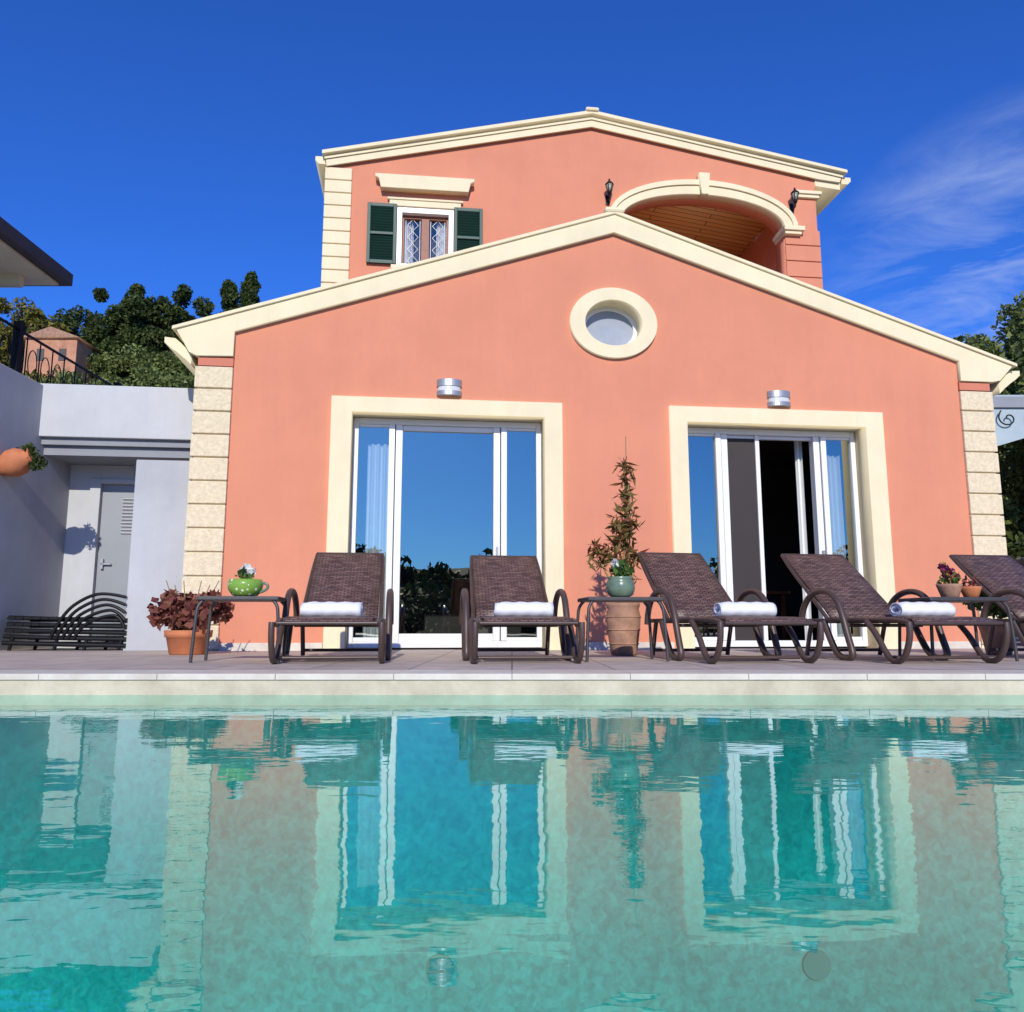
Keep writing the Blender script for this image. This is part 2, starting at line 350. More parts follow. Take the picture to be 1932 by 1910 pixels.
plate('arch_surround_lip',arch_out+list(reversed(arch_mid)),[],O-.085,O-.058,CREAM,H)
plate('arch_keystone',[(ac-.05,6.5),(ac+.05,6.5),(ac+.08,6.83),(ac-.08,6.83)],[],O-.14,O+.02,CREAM,H)
boxes('arch_imposts',[(ac+1.2,ac+1.52,O-.12,O+.3,6.03,6.10),(ac+1.22,ac+1.48,O-.09,O+.28,5.98,6.03),(ac-1.52,ac-1.2,O-.12,O+.3,6.03,6.10)],CREAM,H,.008)
boxes('pillar_capital',[(4.50,4.90,O-.07,O+.3,6.65,6.70),(4.53,4.87,O-.045,O+.3,6.60,6.65)],CREAM,H,.006)
plate('window_hood',[(-1.70,6.50),(-.32,6.50),(-.32,6.46),(-.37,6.44),(-.40,6.30),(-1.62,6.30),(-1.65,6.44),(-1.70,6.46)],[],O-.13,O,CREAM,H)
boxes('window_lintel',[(-1.50,-.50,O-.04,O,6.08,6.19),(-1.53,-.47,O-.055,O,6.17,6.20)],CREAM,H,.004)
box('window_sill',-1.46,-.53,O-.10,O+.05,5.12,5.18,CREAM,H,.005)
y0=O+.03
boxes('window_outer_frame',[(-1.39,-1.32,O-.03,O+.1,5.18,6.065),(-.67,-.60,O-.03,O+.1,5.18,6.065),(-1.32,-.67,O-.03,O+.1,5.99,6.065),(-1.32,-.67,O-.03,O+.1,5.18,5.23)],WHITE,H,.004)
boxes('window_sash',[(-1.05,-.94,y0+.02,y0+.08,5.23,5.99),(-1.32,-1.29,y0+.02,y0+.08,5.23,5.99),(-.70,-.67,y0+.02,y0+.08,5.23,5.99),(-1.29,-1.05,y0+.02,y0+.08,5.94,5.99),(-.94,-.70,y0+.02,y0+.08,5.94,5.99)],WOOD,H,.003)
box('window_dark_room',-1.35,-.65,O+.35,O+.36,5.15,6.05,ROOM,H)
lat=[]
for u0,u1 in ((-1.29,-1.05),(-.94,-.70)):
    um=(u0+u1)/2
    for k in range(4):
        zc=5.32+k*.18
        lat.append([(um-.075,y0+.05,zc),(um,y0+.05,zc+.085),(um+.075,y0+.05,zc),(um,y0+.05,zc-.085),(um-.075,y0+.05,zc)])
    lat.append([(u0+.02,y0+.05,5.23),(u0+.02,y0+.05,5.94)]); lat.append([(u1-.02,y0+.05,5.23),(u1-.02,y0+.05,5.94)])
tube('window_lattice',lat,.0045,WHITE,H,smooth=False)
curtain('lace_curtain_1',-1.29,-1.16,O+.13,5.2,6.0,.03); curtain('lace_curtain_2',-.84,-.68,O+.13,5.2,6.0,.03)
bm=bmesh.new(); bm.faces.new([bm.verts.new(p) for p in ((-1.32,y0+.06,5.2),(-.67,y0+.06,5.2),(-.67,y0+.06,6.0),(-1.32,y0+.06,6.0))])
me=bpy.data.meshes.new('window_glass'); bm.to_mesh(me); bm.free(); addmesh('window_glass',me,GLASS2,H)
def shutter(nm,u0,u1,z0,z1):
    y=O-.055
    l=[(u0,u0+.045,y,y+.04,z0,z1),(u1-.045,u1,y,y+.04,z0,z1),(u0+.045,u1-.045,y,y+.04,z0,z0+.05),(u0+.045,u1-.045,y,y+.04,z1-.05,z1),(u0+.045,u1-.045,y,y+.04,(z0+z1)/2-.02,(z0+z1)/2+.02)]
    boxes(nm,l,GREEN,H,.003)
    bm=bmesh.new(); z=z0+.065
    while z<z1-.06:
        r=bmesh.ops.create_cube(bm,size=1.)
        M=Matrix.Translation(((u0+u1)/2,y+.022,z))@Matrix.Rotation(math.radians(-42),4,'X')@Matrix.Diagonal((u1-u0-.09,.040,.006,1))
        bmesh.ops.transform(bm,matrix=M,verts=r['verts']); z+=.04
    me=bpy.data.meshes.new(nm+'_slats'); bm.to_mesh(me); bm.free(); addmesh(nm+'_slats',me,GREEN,H)
    boxes(nm+'_back',[(u0+.04,u1-.04,y+.036,y+.038,z0+.04,z1-.04)],BLACKM,H)
shutter('shutter_left',-1.80,-1.395,5.21,6.10); shutter('shutter_right',-.595,-.19,5.21,6.10)
for i,u in enumerate((1.63,4.44)):
    z=6.50+(.05 if i else 0); y=O-.13
    lathe('lantern_cap_%d'%i,[(.065,z+.05),(.05,z+.07),(.02,z+.10),(.008,z+.14)],BLACKM,H,8,(u,y,0))
    lathe('lantern_glass_%d'%i,[(.03,z-.06),(.055,z+.045)],mat('lantern_pane',(.3,.28,.22),.2),H,6,(u,y,0))
    tube('lantern_bars_%d'%i,[[(u+.032*math.cos(a),y+.032*math.sin(a),z-.06),(u+.058*math.cos(a),y+.058*math.sin(a),z+.05)] for a in [k*math.pi/3 for k in range(6)]],.005,BLACKM,H,smooth=False)
    lathe('lantern_base_%d'%i,[(.015,z-.12),(.035,z-.075),(.035,z-.06)],BLACKM,H,8,(u,y,0))
    tube('lantern_bracket_%d'%i,[(u,y,z-.10),(u,y-.01,z-.15),(u,y+.06,z-.17),(u,O,z-.12)],.010,BLACKM,H)
    box('lantern_plate_%d'%i,u-.03,u+.03,O-.015,O,z-.2,z-.05,BLACKM,H)

# ------------------------------------------------------------ LEFT ANNEX
A=empty('grey_annex_building',(0,8.6,0),TH)
box('parapet',-5.5,-3.375,.8,1.0,2.38,3.0,GREYW,A,.01)
box('slab_edge',-5.5,-3.375,.86,3.2,2.30,2.379,GREYD,A)
box('slab_soffit',-5.5,-3.375,.92,3.2,2.19,2.299,GREYD,A)
box('annex_roof_body',-5.5,-3.375,1.0,6.5,2.38,2.8,GREYW,A)
box('recess_back_wall',-5.6,-4.93,1.5,1.7,-.05,2.19,GREYW,A)
box('recess_back_wall_right',-4.1,-3.375,1.5,1.7,-.05,2.19,GREYW,A)
box('recess_lintel',-4.93,-4.1,1.5,1.7,2.0,2.19,GREYW,A)
boxes('door_frame',[(-4.97,-4.85,1.46,1.6,0,2.02),(-4.15,-4.08,1.46,1.6,0,2.02),(-4.85,-4.15,1.46,1.6,1.965,2.02)],GREYW,A,.004)
box('service_door',-4.85,-4.15,1.53,1.57,0.01,1.965,GDOOR,A)
boxes('door_lever',[(-4.80,-4.68,1.49,1.505,.98,1.0),(-4.80,-4.77,1.49,1.53,.93,1.05)],STEEL,A)
bm=bmesh.new()
for k in range(11):
    r=bmesh.ops.create_cube(bm,size=1.)
    M=Matrix.Translation((-4.46,1.52,1.36+k*.042))@Matrix.Rotation(math.radians(-35),4,'X')@Matrix.Diagonal((.28,.03,.010,1))
    bmesh.ops.transform(bm,matrix=M,verts=r['verts'])
me=bpy.data.meshes.new('door_louvres'); bm.to_mesh(me); bm.free(); addmesh('door_louvres',me,GREYW,A)
box('screen_panel',-4.05,-3.46,.28,.34,-.05,2.03,GREYL,A,.008)
boxes('panel_bracket',[(-4.08,-4.05,.32,.36,1.86,1.98)],BLACKM,A)
W=empty('boundary_wall')
box('wall_body',-5.6,-5.36,7.9,10.9,-.1,2.98,GREYL,W,.01)
box('upper_terrace',-20,-5.61,7.9,16.5,-.1,2.94,GREYL,W)

P=empty('wall_amphora_pot',(-5.20,8.20,1.97))
R=Matrix.Rotation(math.radians(68),4,'Y')
lathe('pot_body',[(.03,-.20),(.10,-.14),(.15,-.02),(.145,.06),(.09,.14),(.07,.17),(.10,.20),(.08,.2)],TERRA,P,28,(-.03,0,-.02),R)
leaves('trailing_plant',[(.16,0,.05),(.20,0,-.05),(.12,-.02,.12),(.2,.05,.0)],[.08,.07,.07,.08],70,.06,LF_DK,P)
tube('pot_ring',[(-.16,0,.0),(-.06,0,.16),(.0,0,.14)],.006,BLACKM,P)

K=empty('terrace_canopy',(-5.6,9.6,0))
box('canopy_roof',-5,0,-4.5,0,4.53,4.69,DARKF,K,.01)
box('canopy_soffit',-4.9,-.12,-4.4,-.1,4.50,4.527,CANU,K)
box('canopy_beam',-4.9,-.4,-.45,-.35,4.36,4.499,CANU,K)
boxes('canopy_posts',[(-3.1,-2.98,-.5,-.38,2.9,4.36),(-3.1,-2.98,-4.2,-4.08,0,4.499)],DARKF,K)
Fn=empty('iron_railing',(-5.72,7.95,2.94))
tube('rails',[[(0,0,.71),(0,3.2,.71)],[(0,0,.10),(0,3.2,.10)],[(0,3.2,.71),(-6,3.2,.71)],[(0,3.2,.10),(-6,3.2,.10)]],.017,BLACKM,Fn,smooth=False)
tube('balusters',[[(0,.26*i,0),(0,.26*i,.71)] for i in range(13)]+[[(-.26*i,3.2,0),(-.26*i,3.2,.71)] for i in range(20)],.008,BLACKM,Fn,smooth=False)
tube('scrolls',[[(0,.13+.26*i+.09*math.cos(a),.4+.17*math.sin(a)) for a in [k*math.pi/6 for k in range(12)]] for i in range(12)],.006,BLACKM,Fn,cyc=True)
boxes('posts',[(-.04,.04,.82,.90,0,.80),(-.04,.04,3.16,3.24,0,.80)],BLACKM,Fn)

# ------------------------------------------------------------ RIGHT PERGOLA
G=empty('iron_pergola_canopy',(6.7,10.8,0))
boxes('pergola_beams',[(0,4,0,.06,3.28,3.44),(0,.06,.06,2.5,3.30,3.42)],GREYD,G,.005)
box('pergola_roof_panel',0.05,4,.1,2.6,3.46,3.49,CANOP,G)
plate('pergola_side_panel',[(.02,2.72),(.9,2.98),(4,3.0),(4,3.275),(.02,3.275)],[],.04,.05,CANOP,G)
sc=[]
for i in range(7):
    cx=.22+i*.36; s=1 if i%2 else -1
    sc.append([(cx+s*(.02+.011*k)*math.cos(k*.6),-.02,3.12+(.02+.011*k)*math.sin(k*.6)*.9) for k in range(13)])
tube('iron_scrolls',sc,.010,BLACKM,G)
tube('pergola_posts',[[(3.6,.03,0),(3.6,.03,3.3)],[(.3,2.4,0),(.3,2.4,3.3)]],.03,GREYD,G,smooth=False)
SW=empty('stone_boundary_wall',(6.9,9.9,0))
def stone():
    m,nt,b=newmat('rubble_stone'); N=nt.nodes;L=nt.links
    tc=N.new('ShaderNodeTexCoord'); v=N.new('ShaderNodeTexVoronoi'); v.inputs['Scale'].default_value=5
    L.new(tc.outputs['Object'],v.inputs['Vector'])
    r=N.new('ShaderNodeValToRGB'); r.color_ramp.elements[0].color=(.42,.36,.28,1); r.color_ramp.elements[1].color=(.2,.17,.13,1)
    L.new(v.outputs['Distance'],r.inputs['Fac']); L.new(r.outputs[0],b.inputs['Base Color']); b.inputs['Roughness'].default_value=.95
    bp=N.new('ShaderNodeBump'); bp.inputs['Distance'].default_value=.05; bp.invert=True; L.new(v.outputs['Distance'],bp.inputs['Height']); L.new(bp.outputs[0],b.inputs['Normal'])
    return m
STONE=stone()
box('wall_courses',-.4,7,0,.4,-.1,1.12,STONE,SW,.03)

# ------------------------------------------------------------ POOL, DECK, GROUND
def deckmat():
    m,nt,b=newmat('deck_tiles'); N=nt.nodes;L=nt.links
    tc=N.new('ShaderNodeTexCoord'); br=N.new('ShaderNodeTexBrick'); L.new(tc.outputs['Object'],br.inputs['Vector'])
    br.offset=0; br.inputs['Scale'].default_value=1; br.inputs['Brick Width'].default_value=.6; br.inputs['Row Height'].default_value=.6; br.inputs['Mortar Size'].default_value=.006
    br.inputs['Color1'].default_value=(.52,.425,.35,1); br.inputs['Color2'].default_value=(.43,.35,.29,1); br.inputs['Mortar'].default_value=(.18,.155,.14,1)
    n=N.new('ShaderNodeTexNoise'); n.inputs['Scale'].default_value=5; n.inputs['Detail'].default_value=8; L.new(tc.outputs['Object'],n.inputs['Vector'])
    mx=N.new('ShaderNodeMix'); mx.data_type='RGBA'; mx.blend_type='OVERLAY'; mx.inputs[0].default_value=.4
    L.new(br.outputs['Color'],mx.inputs[6]); L.new(n.outputs['Fac'],mx.inputs[7]); L.new(mx.outputs[2],b.inputs['Base Color'])
    b.inputs['Roughness'].default_value=.7
    return m
DECK=deckmat()
boxes('pool_terrace_deck',[(-14,14,4.62,20,-.4,0),(-14,-9.3,-8,4.62,-.4,0),(9.3,14,-8,4.62,-.4,0),(-9.3,9.3,-8,-4.3,-.4,0)],DECK)
cop=[]
x=-9.3
while x<9.25:
    cop.append((x+.001,x+.619,4.25,4.62,-.028,.004)); x+=.62
boxes('pool_coping',cop+[(-9.3,-9,-4,4.245,-.028,.004),(9,9.3,-4,4.245,-.028,.004),(-9.3,9.3,-4.3,-4.003,-.028,.004)],MARB,None,.002)
def poolmat():
    m,nt,b=newmat('pool_tile_ripple_light'); N=nt.nodes;L=nt.links
    tc=N.new('ShaderNodeTexCoord')
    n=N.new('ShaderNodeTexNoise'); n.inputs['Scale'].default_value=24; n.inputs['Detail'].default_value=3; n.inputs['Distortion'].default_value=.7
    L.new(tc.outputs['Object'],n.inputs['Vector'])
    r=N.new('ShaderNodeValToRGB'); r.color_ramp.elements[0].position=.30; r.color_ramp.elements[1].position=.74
    r.color_ramp.elements[0].color=(.020,.255,.225,1); r.color_ramp.elements[1].color=(.055,.44,.37,1)  # light and dark mottling in the teal paints rippled light onto the tiles
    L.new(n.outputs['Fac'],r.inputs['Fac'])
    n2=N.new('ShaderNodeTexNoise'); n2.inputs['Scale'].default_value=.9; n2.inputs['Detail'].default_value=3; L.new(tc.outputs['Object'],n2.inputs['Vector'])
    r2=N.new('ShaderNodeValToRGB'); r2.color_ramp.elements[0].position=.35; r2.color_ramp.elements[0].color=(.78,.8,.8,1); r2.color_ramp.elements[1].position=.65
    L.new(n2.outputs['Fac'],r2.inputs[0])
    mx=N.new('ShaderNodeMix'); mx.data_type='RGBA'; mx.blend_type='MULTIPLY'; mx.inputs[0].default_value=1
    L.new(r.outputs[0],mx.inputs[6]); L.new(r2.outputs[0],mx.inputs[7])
    L.new(mx.outputs[2],b.inputs['Base Color']); b.inputs['Roughness'].default_value=.6
    return m
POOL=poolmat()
PWALL=mat('pool_stone_band',(.52,.45,.31),.7,.18,4,.3,30,col2=(.64,.57,.41))
PL=empty('swimming_pool')
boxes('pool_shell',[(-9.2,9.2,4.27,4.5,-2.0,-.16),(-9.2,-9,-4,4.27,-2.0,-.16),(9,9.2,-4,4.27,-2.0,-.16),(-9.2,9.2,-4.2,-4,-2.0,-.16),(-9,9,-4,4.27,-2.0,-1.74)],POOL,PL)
boxes('waterline_band',[(-9.2,9.2,4.26,4.5,-.159,-.029),(-9.2,-8.99,-4,4.26,-.159,-.029),(8.99,9.2,-4,4.26,-.159,-.029),(-9.2,9.2,-4.2,-3.99,-.159,-.029)],PWALL,PL)
LENS=mat('lamp_lens',(.02,.235,.20),.9,spec=.0)
for i,(x,z) in enumerate(((1.52,-1.42),(-.36,-1.44))):
    bm=bmesh.new(); bmesh.ops.create_cone(bm,cap_ends=True,segments=32,radius1=.07,radius2=.07,depth=.016,matrix=Matrix.Translation((x,4.265,z))@Matrix.Rotation(math.pi/2,4,'X'))
    me=bpy.data.meshes.new('pool_lamp_%d'%i); bm.to_mesh(me); bm.free(); addmesh('pool_lamp_%d'%i,me,LENS,PL)
def water():
    m,nt,b=newmat('pool_water'); N=nt.nodes;L=nt.links; N.remove(b)
    tc=N.new('ShaderNodeTexCoord'); mp=N.new('ShaderNodeMapping'); mp.inputs['Scale'].default_value=(1.,1.9,1); L.new(tc.outputs['Object'],mp.inputs['Vector'])
    n=N.new('ShaderNodeTexNoise'); n.inputs['Scale'].default_value=3.0; n.inputs['Detail'].default_value=3; n.inputs['Roughness'].default_value=.5
    L.new(mp.outputs[0],n.inputs['Vector'])
    n2=N.new('ShaderNodeTexNoise'); n2.inputs['Scale'].default_value=14; n2.inputs['Detail'].default_value=2; L.new(mp.outputs[0],n2.inputs['Vector'])
    ad=N.new('ShaderNodeMath'); ad.operation='MULTIPLY_ADD'; ad.inputs[1].default_value=.12; L.new(n2.outputs['Fac'],ad.inputs[0]); L.new(n.outputs['Fac'],ad.inputs[2])
    bp=N.new('ShaderNodeBump'); bp.inputs['Strength'].default_value=1.; bp.inputs['Distance'].default_value=.0019; L.new(ad.outputs[0],bp.inputs['Height'])
    g=N.new('ShaderNodeBsdfGlossy'); g.inputs['Roughness'].default_value=0.0; g.inputs['Color'].default_value=(.88,.98,.95,1); L.new(bp.outputs[0],g.inputs['Normal'])
    t=N.new('ShaderNodeBsdfTransparent'); t.inputs['Color'].default_value=(.42,.93,.92,1)
    lw=N.new('ShaderNodeLayerWeight'); lw.inputs['Blend'].default_value=.5
    pw=N.new('ShaderNodeMath'); pw.operation='POWER'; pw.inputs[1].default_value=4.4; L.new(lw.outputs['Facing'],pw.inputs[0])
    ma=N.new('ShaderNodeMath'); ma.operation='MULTIPLY_ADD'; ma.inputs[1].default_value=.85; ma.inputs[2].default_value=.04; L.new(pw.outputs[0],ma.inputs[0])
    mx=N.new('ShaderNodeMixShader'); L.new(ma.outputs[0],mx.inputs[0]); L.new(t.outputs[0],mx.inputs[1]); L.new(g.outputs[0],mx.inputs[2])
    L.new(mx.outputs[0],N['Material Output'].inputs[0]); return m
bm=bmesh.new(); bm.faces.new([bm.verts.new(p) for p in ((-8.99,-3.99,-.106),(8.99,-3.99,-.106),(8.99,4.26,-.106),(-8.99,4.26,-.106))])
me=bpy.data.meshes.new('water'); bm.to_mesh(me); bm.free(); addmesh('water',me,water())

def hgt(x,y):
    h=-.2
    if abs(x)<11.5 and -7<y<19: h=-2.6
    if y>19:
        h=-.2+min((y-19)*.62,10.0)+max(0,(y-60))*.02
    if x>6 and y>19: h*=.55
    if y<-30: h+=min((-30-y)*.13,8)+ .8*math.sin(x*.13)+.6*math.sin(x*.31+1)
    return h
xs=sorted(set([-600,-400,-250,-150,-100]+[x for x in range(-80,81,4)]+[x for x in range(-24,25,1)]+[100,150,250,400,600]+[-11.6,11.6]))
ys=sorted(set([-600,-400,-250,-150]+[y for y in range(-110,81,4)]+[y for y in range(-10,45,1)]+[100,150,250,400,600]))
vs=[(x,y,hgt(x,y)+(.25*math.sin(x*1.3)*math.sin(y*.9) if y>20 else 0)) for y in ys for x in xs]; nx=len(xs)
fs=[(j*nx+i,j*nx+i+1,(j+1)*nx+i+1,(j+1)*nx+i) for j in range(len(ys)-1) for i in range(nx-1)]
me=bpy.data.meshes.new('ground'); me.from_pydata(vs,[],fs)
addmesh('ground',me,mat('hillside_ground',(.05,.06,.02),.95,.4,.4,.5,3,col2=(.12,.11,.045)),None,True)

# ------------------------------------------------------------ TREES
def tree(name,x,y,z,h,cr,cz,m,nc=34,nl=260,ls=.22,clr=.30,sq=1.,trunk=.16):
    T=empty(name,(x,y,z))
    tube('trunk',[(0,0,0),(.1*cr,.05,h*.3),(-.05*cr,0,h*.6),(0,0,h*.9)],trunk,BARK,T,radii=[1.2,.9,.6,.2])
    cs=[];rs=[];limbs=[]
    for i in range(nc):
        d=Vector((random.gauss(0,1),random.gauss(0,1),random.gauss(0,1))).normalized()
        r=random.random()**.45
        c=(d.x*r*cr,d.y*r*cr,cz+d.z*r*(h-cz)*.92)
        cs.append(c); rs.append(cr*clr*random.uniform(.6,1.25))
        if i%3==0: limbs.append([(0,0,max(h*.25,min(c[2]-.3*cr,h*.7))),(c[0]*.5,c[1]*.5,(c[2]+h*.4)/2),c])
    tube('limbs',limbs,trunk*.3,BARK,T,radii=[1.2,.8,.3])
    leaves('foliage',cs,rs,nl,ls,m,T,squash=sq)
    return T
tree('oak_tree',-16.9,34,9,7.1,1.8,4.0,LF_DK,60,360,.20,.25)
tree('oak_tree',-15.3,35,9,6.9,1.8,3.8,LF_DK,60,360,.20,.25)
tree('oak_tree',-20.9,38,9.4,6.8,2.1,4.0,LF_DK,52,300,.22,.25)
tree('scrub_tree',-23.0,35,8.6,6.6,2.5,3.8,LF_YL,54,300,.20,.24)
tree('scrub_tree',-25.5,34,8.4,6.2,2.7,3.5,LF_YL,50,260,.20,.24)
def cypress(x,y,z,h,r):
    T=empty('cypress_tree',(x,y,z))
    tube('trunk',[(0,0,0),(0,0,h*.5),(0,0,h*.95)],.14,BARK,T,radii=[1.2,.8,.2])
    cs=[];rs=[]
    for i in range(80):
        t=random.random()**.8; a=random.random()*6.283
        rad=r*(1-t)**.6*math.sqrt(random.random())
        cs.append((rad*math.cos(a),rad*math.sin(a),h*(.12+.86*t))); rs.append(.16+.32*r*(1-t*.7))
    leaves('foliage',cs,rs,170,.17,LF_DK,T,up=1.2)
cypress(-13.5,36,9.6,7.0,.9); cypress(-12.7,36.5,9.6,7.7,1.05)
def bushes(name,lst,m,nl=260,ls=.24):
    T=empty(name)
    cs=[];rs=[]
    for (x,y,z,r) in lst:
        for k in range(7):
            cs.append((x+random.uniform(-r,r),y+random.uniform(-r,r)*.6,z+random.uniform(-.5,.6)*r)); rs.append(r*random.uniform(.4,.65))
    leaves('foliage',cs,rs,nl,ls,m,T)
bushes('hillside_shrubs',[(-27+i*1.5,31.5+random.uniform(-1,2),8.7+random.uniform(-.4,.5),1.2) for i in range(10)],LF_YL,300,.2)
bushes('hillside_shrubs',[(-19.5+i*1.3,29.5+random.uniform(-1,1),8.8+random.uniform(-.3,.6),1.1) for i in range(8)],LF_OL,300,.18)
bushes('hillside_shrubs',[(-27+i*1.8,38,11.4+random.uniform(-.3,1.2),1.3) for i in range(8)],LF_YL,300,.2)
bushes('hillside_shrubs',[(-18+i*.9,32.5,11.0+random.uniform(-.3,.5),.9) for i in range(5)],LF_OL,260,.17)
SH=empty('hillside_stone_house',(-18.4,31.0,8.2))
box('walls',-1.4,.7,0,3,0,3.7,STONEH,SH)
plate('roof',[(-1.55,3.65),(-.35,4.1),(.85,3.65)],[],-.15,3.1,TERRA2,SH)
boxes('windows',[(-.9,-.6,-.02,0.01,2.7,3.2),(.0,.3,-.02,.01,2.7,3.2)],ROOM,SH)
tree('olive_tree',11.3,16.5,0,7.8,2.2,4.8,LF_OL,80,380,.16,.26)
tree('olive_tree',9.2,13.2,0,4.1,1.4,2.5,LF_OL,40,420,.13,.34)
tree('olive_tree',14.2,18,0,8.4,2.6,4.8,LF_OL,46,300,.2,.28)
bushes('garden_shrubs',[(8.2+i*.9,12.6,.9+.3*(i%2),.8) for i in range(5)],LF_DK,300,.14)
bushes('garden_shrubs',[(9.0+i*1.1,15.2,2.4+.5*(i%2),1.1) for i in range(5)],LF_OL,320,.16)
T=empty('distant_tree_line'); cs=[];rs=[]
for i in range(150):
    cs.append((-75+i,-58+random.uniform(-5,5),4.0+random.uniform(-1.6,1.6)+1.0*math.sin(i*.11))); rs.append(random.uniform(1.4,2.6))
for i in range(150):
    cs.append((-75+i,-42+random.uniform(-4,4),1.5+random.uniform(-1,1))); rs.append(random.uniform(1.2,2.0))
leaves('foliage',cs,rs,110,.9,LF_HG,T)
T=empty('garden_hedge'); cs=[];rs=[]
for i in range(120):
    cs.append((-24+i*.4,-13+random.uniform(-.4,.4),.35+random.uniform(-.4,.4))); rs.append(random.uniform(.4,.6))
for i in range(90):
    cs.append((-36+i*.8,-25+random.uniform(-1,1),.9+random.uniform(-.9,1.0)+.6*math.sin(i*.4))); rs.append(random.uniform(.7,1.1))
leaves('foliage',cs,rs,150,.25,LF_HG,T)

# ------------------------------------------------------------ FURNITURE
def ribbon(name,prof,x0s,thick,m,parent):
    """sheet along profile [(y,z)], half widths x0s; uv in metres"""
    bm=bmesh.new(); uvl=bm.loops.layers.uv.new('UVMap'); rows=[]; s=0; ss=[]
    for i,(y,z) in enumerate(prof):
        if i: s+=math.dist(prof[i],prof[i-1])
        ss.append(s)
        rows.append([bm.verts.new((x0s[i]*t,y,z)) for t in (-1,-.5,0,.5,1)])
    for i in range(len(prof)-1):
        for k in range(4):
            f=bm.faces.new((rows[i][k],rows[i][k+1],rows[i+1][k+1],rows[i+1][k]))
            for l in f.loops:
                j=i if l.vert in rows[i] else i+1
                l[uvl].uv=(l.vert.co.x,ss[j])
    bmesh.ops.recalc_face_normals(bm,faces=bm.faces)
    me=bpy.data.meshes.new(name); bm.to_mesh(me); bm.free()
    o=addmesh(name,me,m,parent,True)
    md=o.modifiers.new('s','SOLIDIFY'); md.thickness=thick; md.offset=0
    return o
def lounger(x,y,rz,hs=.97,ty=.26,tw=True):
    E=empty('sun_lounger',(x,y,0),rz)
    E.scale=(1,1,.95)
    w=.325
    def bz(y): return .325+(y-.93)*.845*hs
    back=[(.93,.325)]+[(yy,bz(yy)+.012) for yy in (1.05,1.2,1.4,1.56)]+[(1.63,bz(1.64)),(1.665,bz(1.665))]
    ribbon('backrest',back,[.285]*4+[.285,.28,.275],.022,WEAVE,E)
    seat=[(-.10,.275),(-.05,.31),(.1,.322),(.4,.318),(.7,.315),(.95,.325)]
    ribbon('seat',seat,[.29]*6,.022,WEAVE,E)
    for s,nm in ((-1,'l'),(1,'r')):
        X=s*w
        tube('side_rail_'+nm,[(X,-.10,.27),(X,-.04,.305),(X,.3,.31),(X,.9,.31),(X,1.3,.31)],.018,FRM,E)
        tube('back_rail_'+nm,[(X*.95,.93,.31),(X*.93,1.2,bz(1.2)-.01),(X*.91,1.56,bz(1.56)-.01),(X*.87,1.67,bz(1.67))],.016,FRM,E)
        XX=s*(w+.03)
        tube('front_leg_'+nm,[(XX,-.11,.29),(XX,-.12,.22),(XX,-.07,.08),(XX,0,.018),(XX,.10,.018),(XX,.17,.09),(XX,.26,.22),(XX,.36,.30)],.021,FRM,E)
        XA=s*(w+.055)
        tube('arm_'+nm,[(XA,1.22,.28),(XA,1.20,.40),(XA,1.06,.53),(XA,.86,.56),(XA,.70,.50),(XA,.62,.36),(XA,.57,.20),(XA,.50,.035),(XA,.56,.018),(XA,.66,.018),(XA,.76,.08),(XA,.88,.30)],.025,FRM,E)
        tube('rear_leg_'+nm,[(X,1.16,.30),(X,1.22,.15),(X,1.26,.018)],.018,FRM,E)
    tube('cross_bars',[[(-w,-.11,.285),(w,-.11,.285)],[(-w,.93,.30),(w,.93,.30)],[(-w*.87,1.67,bz(1.67)),(w*.87,1.67,bz(1.67))],[(-w,1.25,.06),(w,1.25,.06)],[(-w,.12,.04),(w,.12,.04)],[(-w,.70,.27),(w,.70,.27)]],.014,FRM,E,smooth=False)
    if tw:
        Tw=empty('rolled_towel')
        M=Matrix.Translation((x,y,0))@Matrix.Rotation(rz,4,'Z')
        Tw.location=M@Vector((random.uniform(-.01,.02),ty,.313)); Tw.rotation_euler=(0,0,rz+random.uniform(-.05,.05))
        bm=bmesh.new(); n=90; prof=[]
        for k in range(n+1):
            a=k/n*2*math.pi*2.6; r=.020+.040*(k/n)
            prof.append((r*1.55*math.cos(a+.8),.054+r*.90*math.sin(a+.8)))
        segs=14; rows=[]
        for j in range(segs+1):
            xx=-.205+.41*j/segs
            sc=1-.06*(abs(2*j/segs-1)**6)
            rows.append([bm.verts.new((xx+.006*math.sin(k*.21),p[0]*sc,p[1]*sc+.003*math.sin(j*1.7+k*.3))) for k,p in enumerate(prof)])
        for j in range(segs):
            for k in range(n): bm.faces.new((rows[j][k],rows[j][k+1],rows[j+1][k+1],rows[j+1][k]))
        me=bpy.data.meshes.new('towel_roll'); bm.to_mesh(me); bm.free()
        o=addmesh('towel_roll',me,TOWEL,Tw,True); md=o.modifiers.new('s','SOLIDIFY'); md.thickness=.011; md.offset=0
    return E
lounger(-1.23,5.40,TH+.01); lounger(.10,5.42,TH-.01,.93); lounger(1.69,5.42,TH+.06); lounger(2.93,5.42,TH+.04,.95); lounger(4.44,5.50,TH+.02,.95)

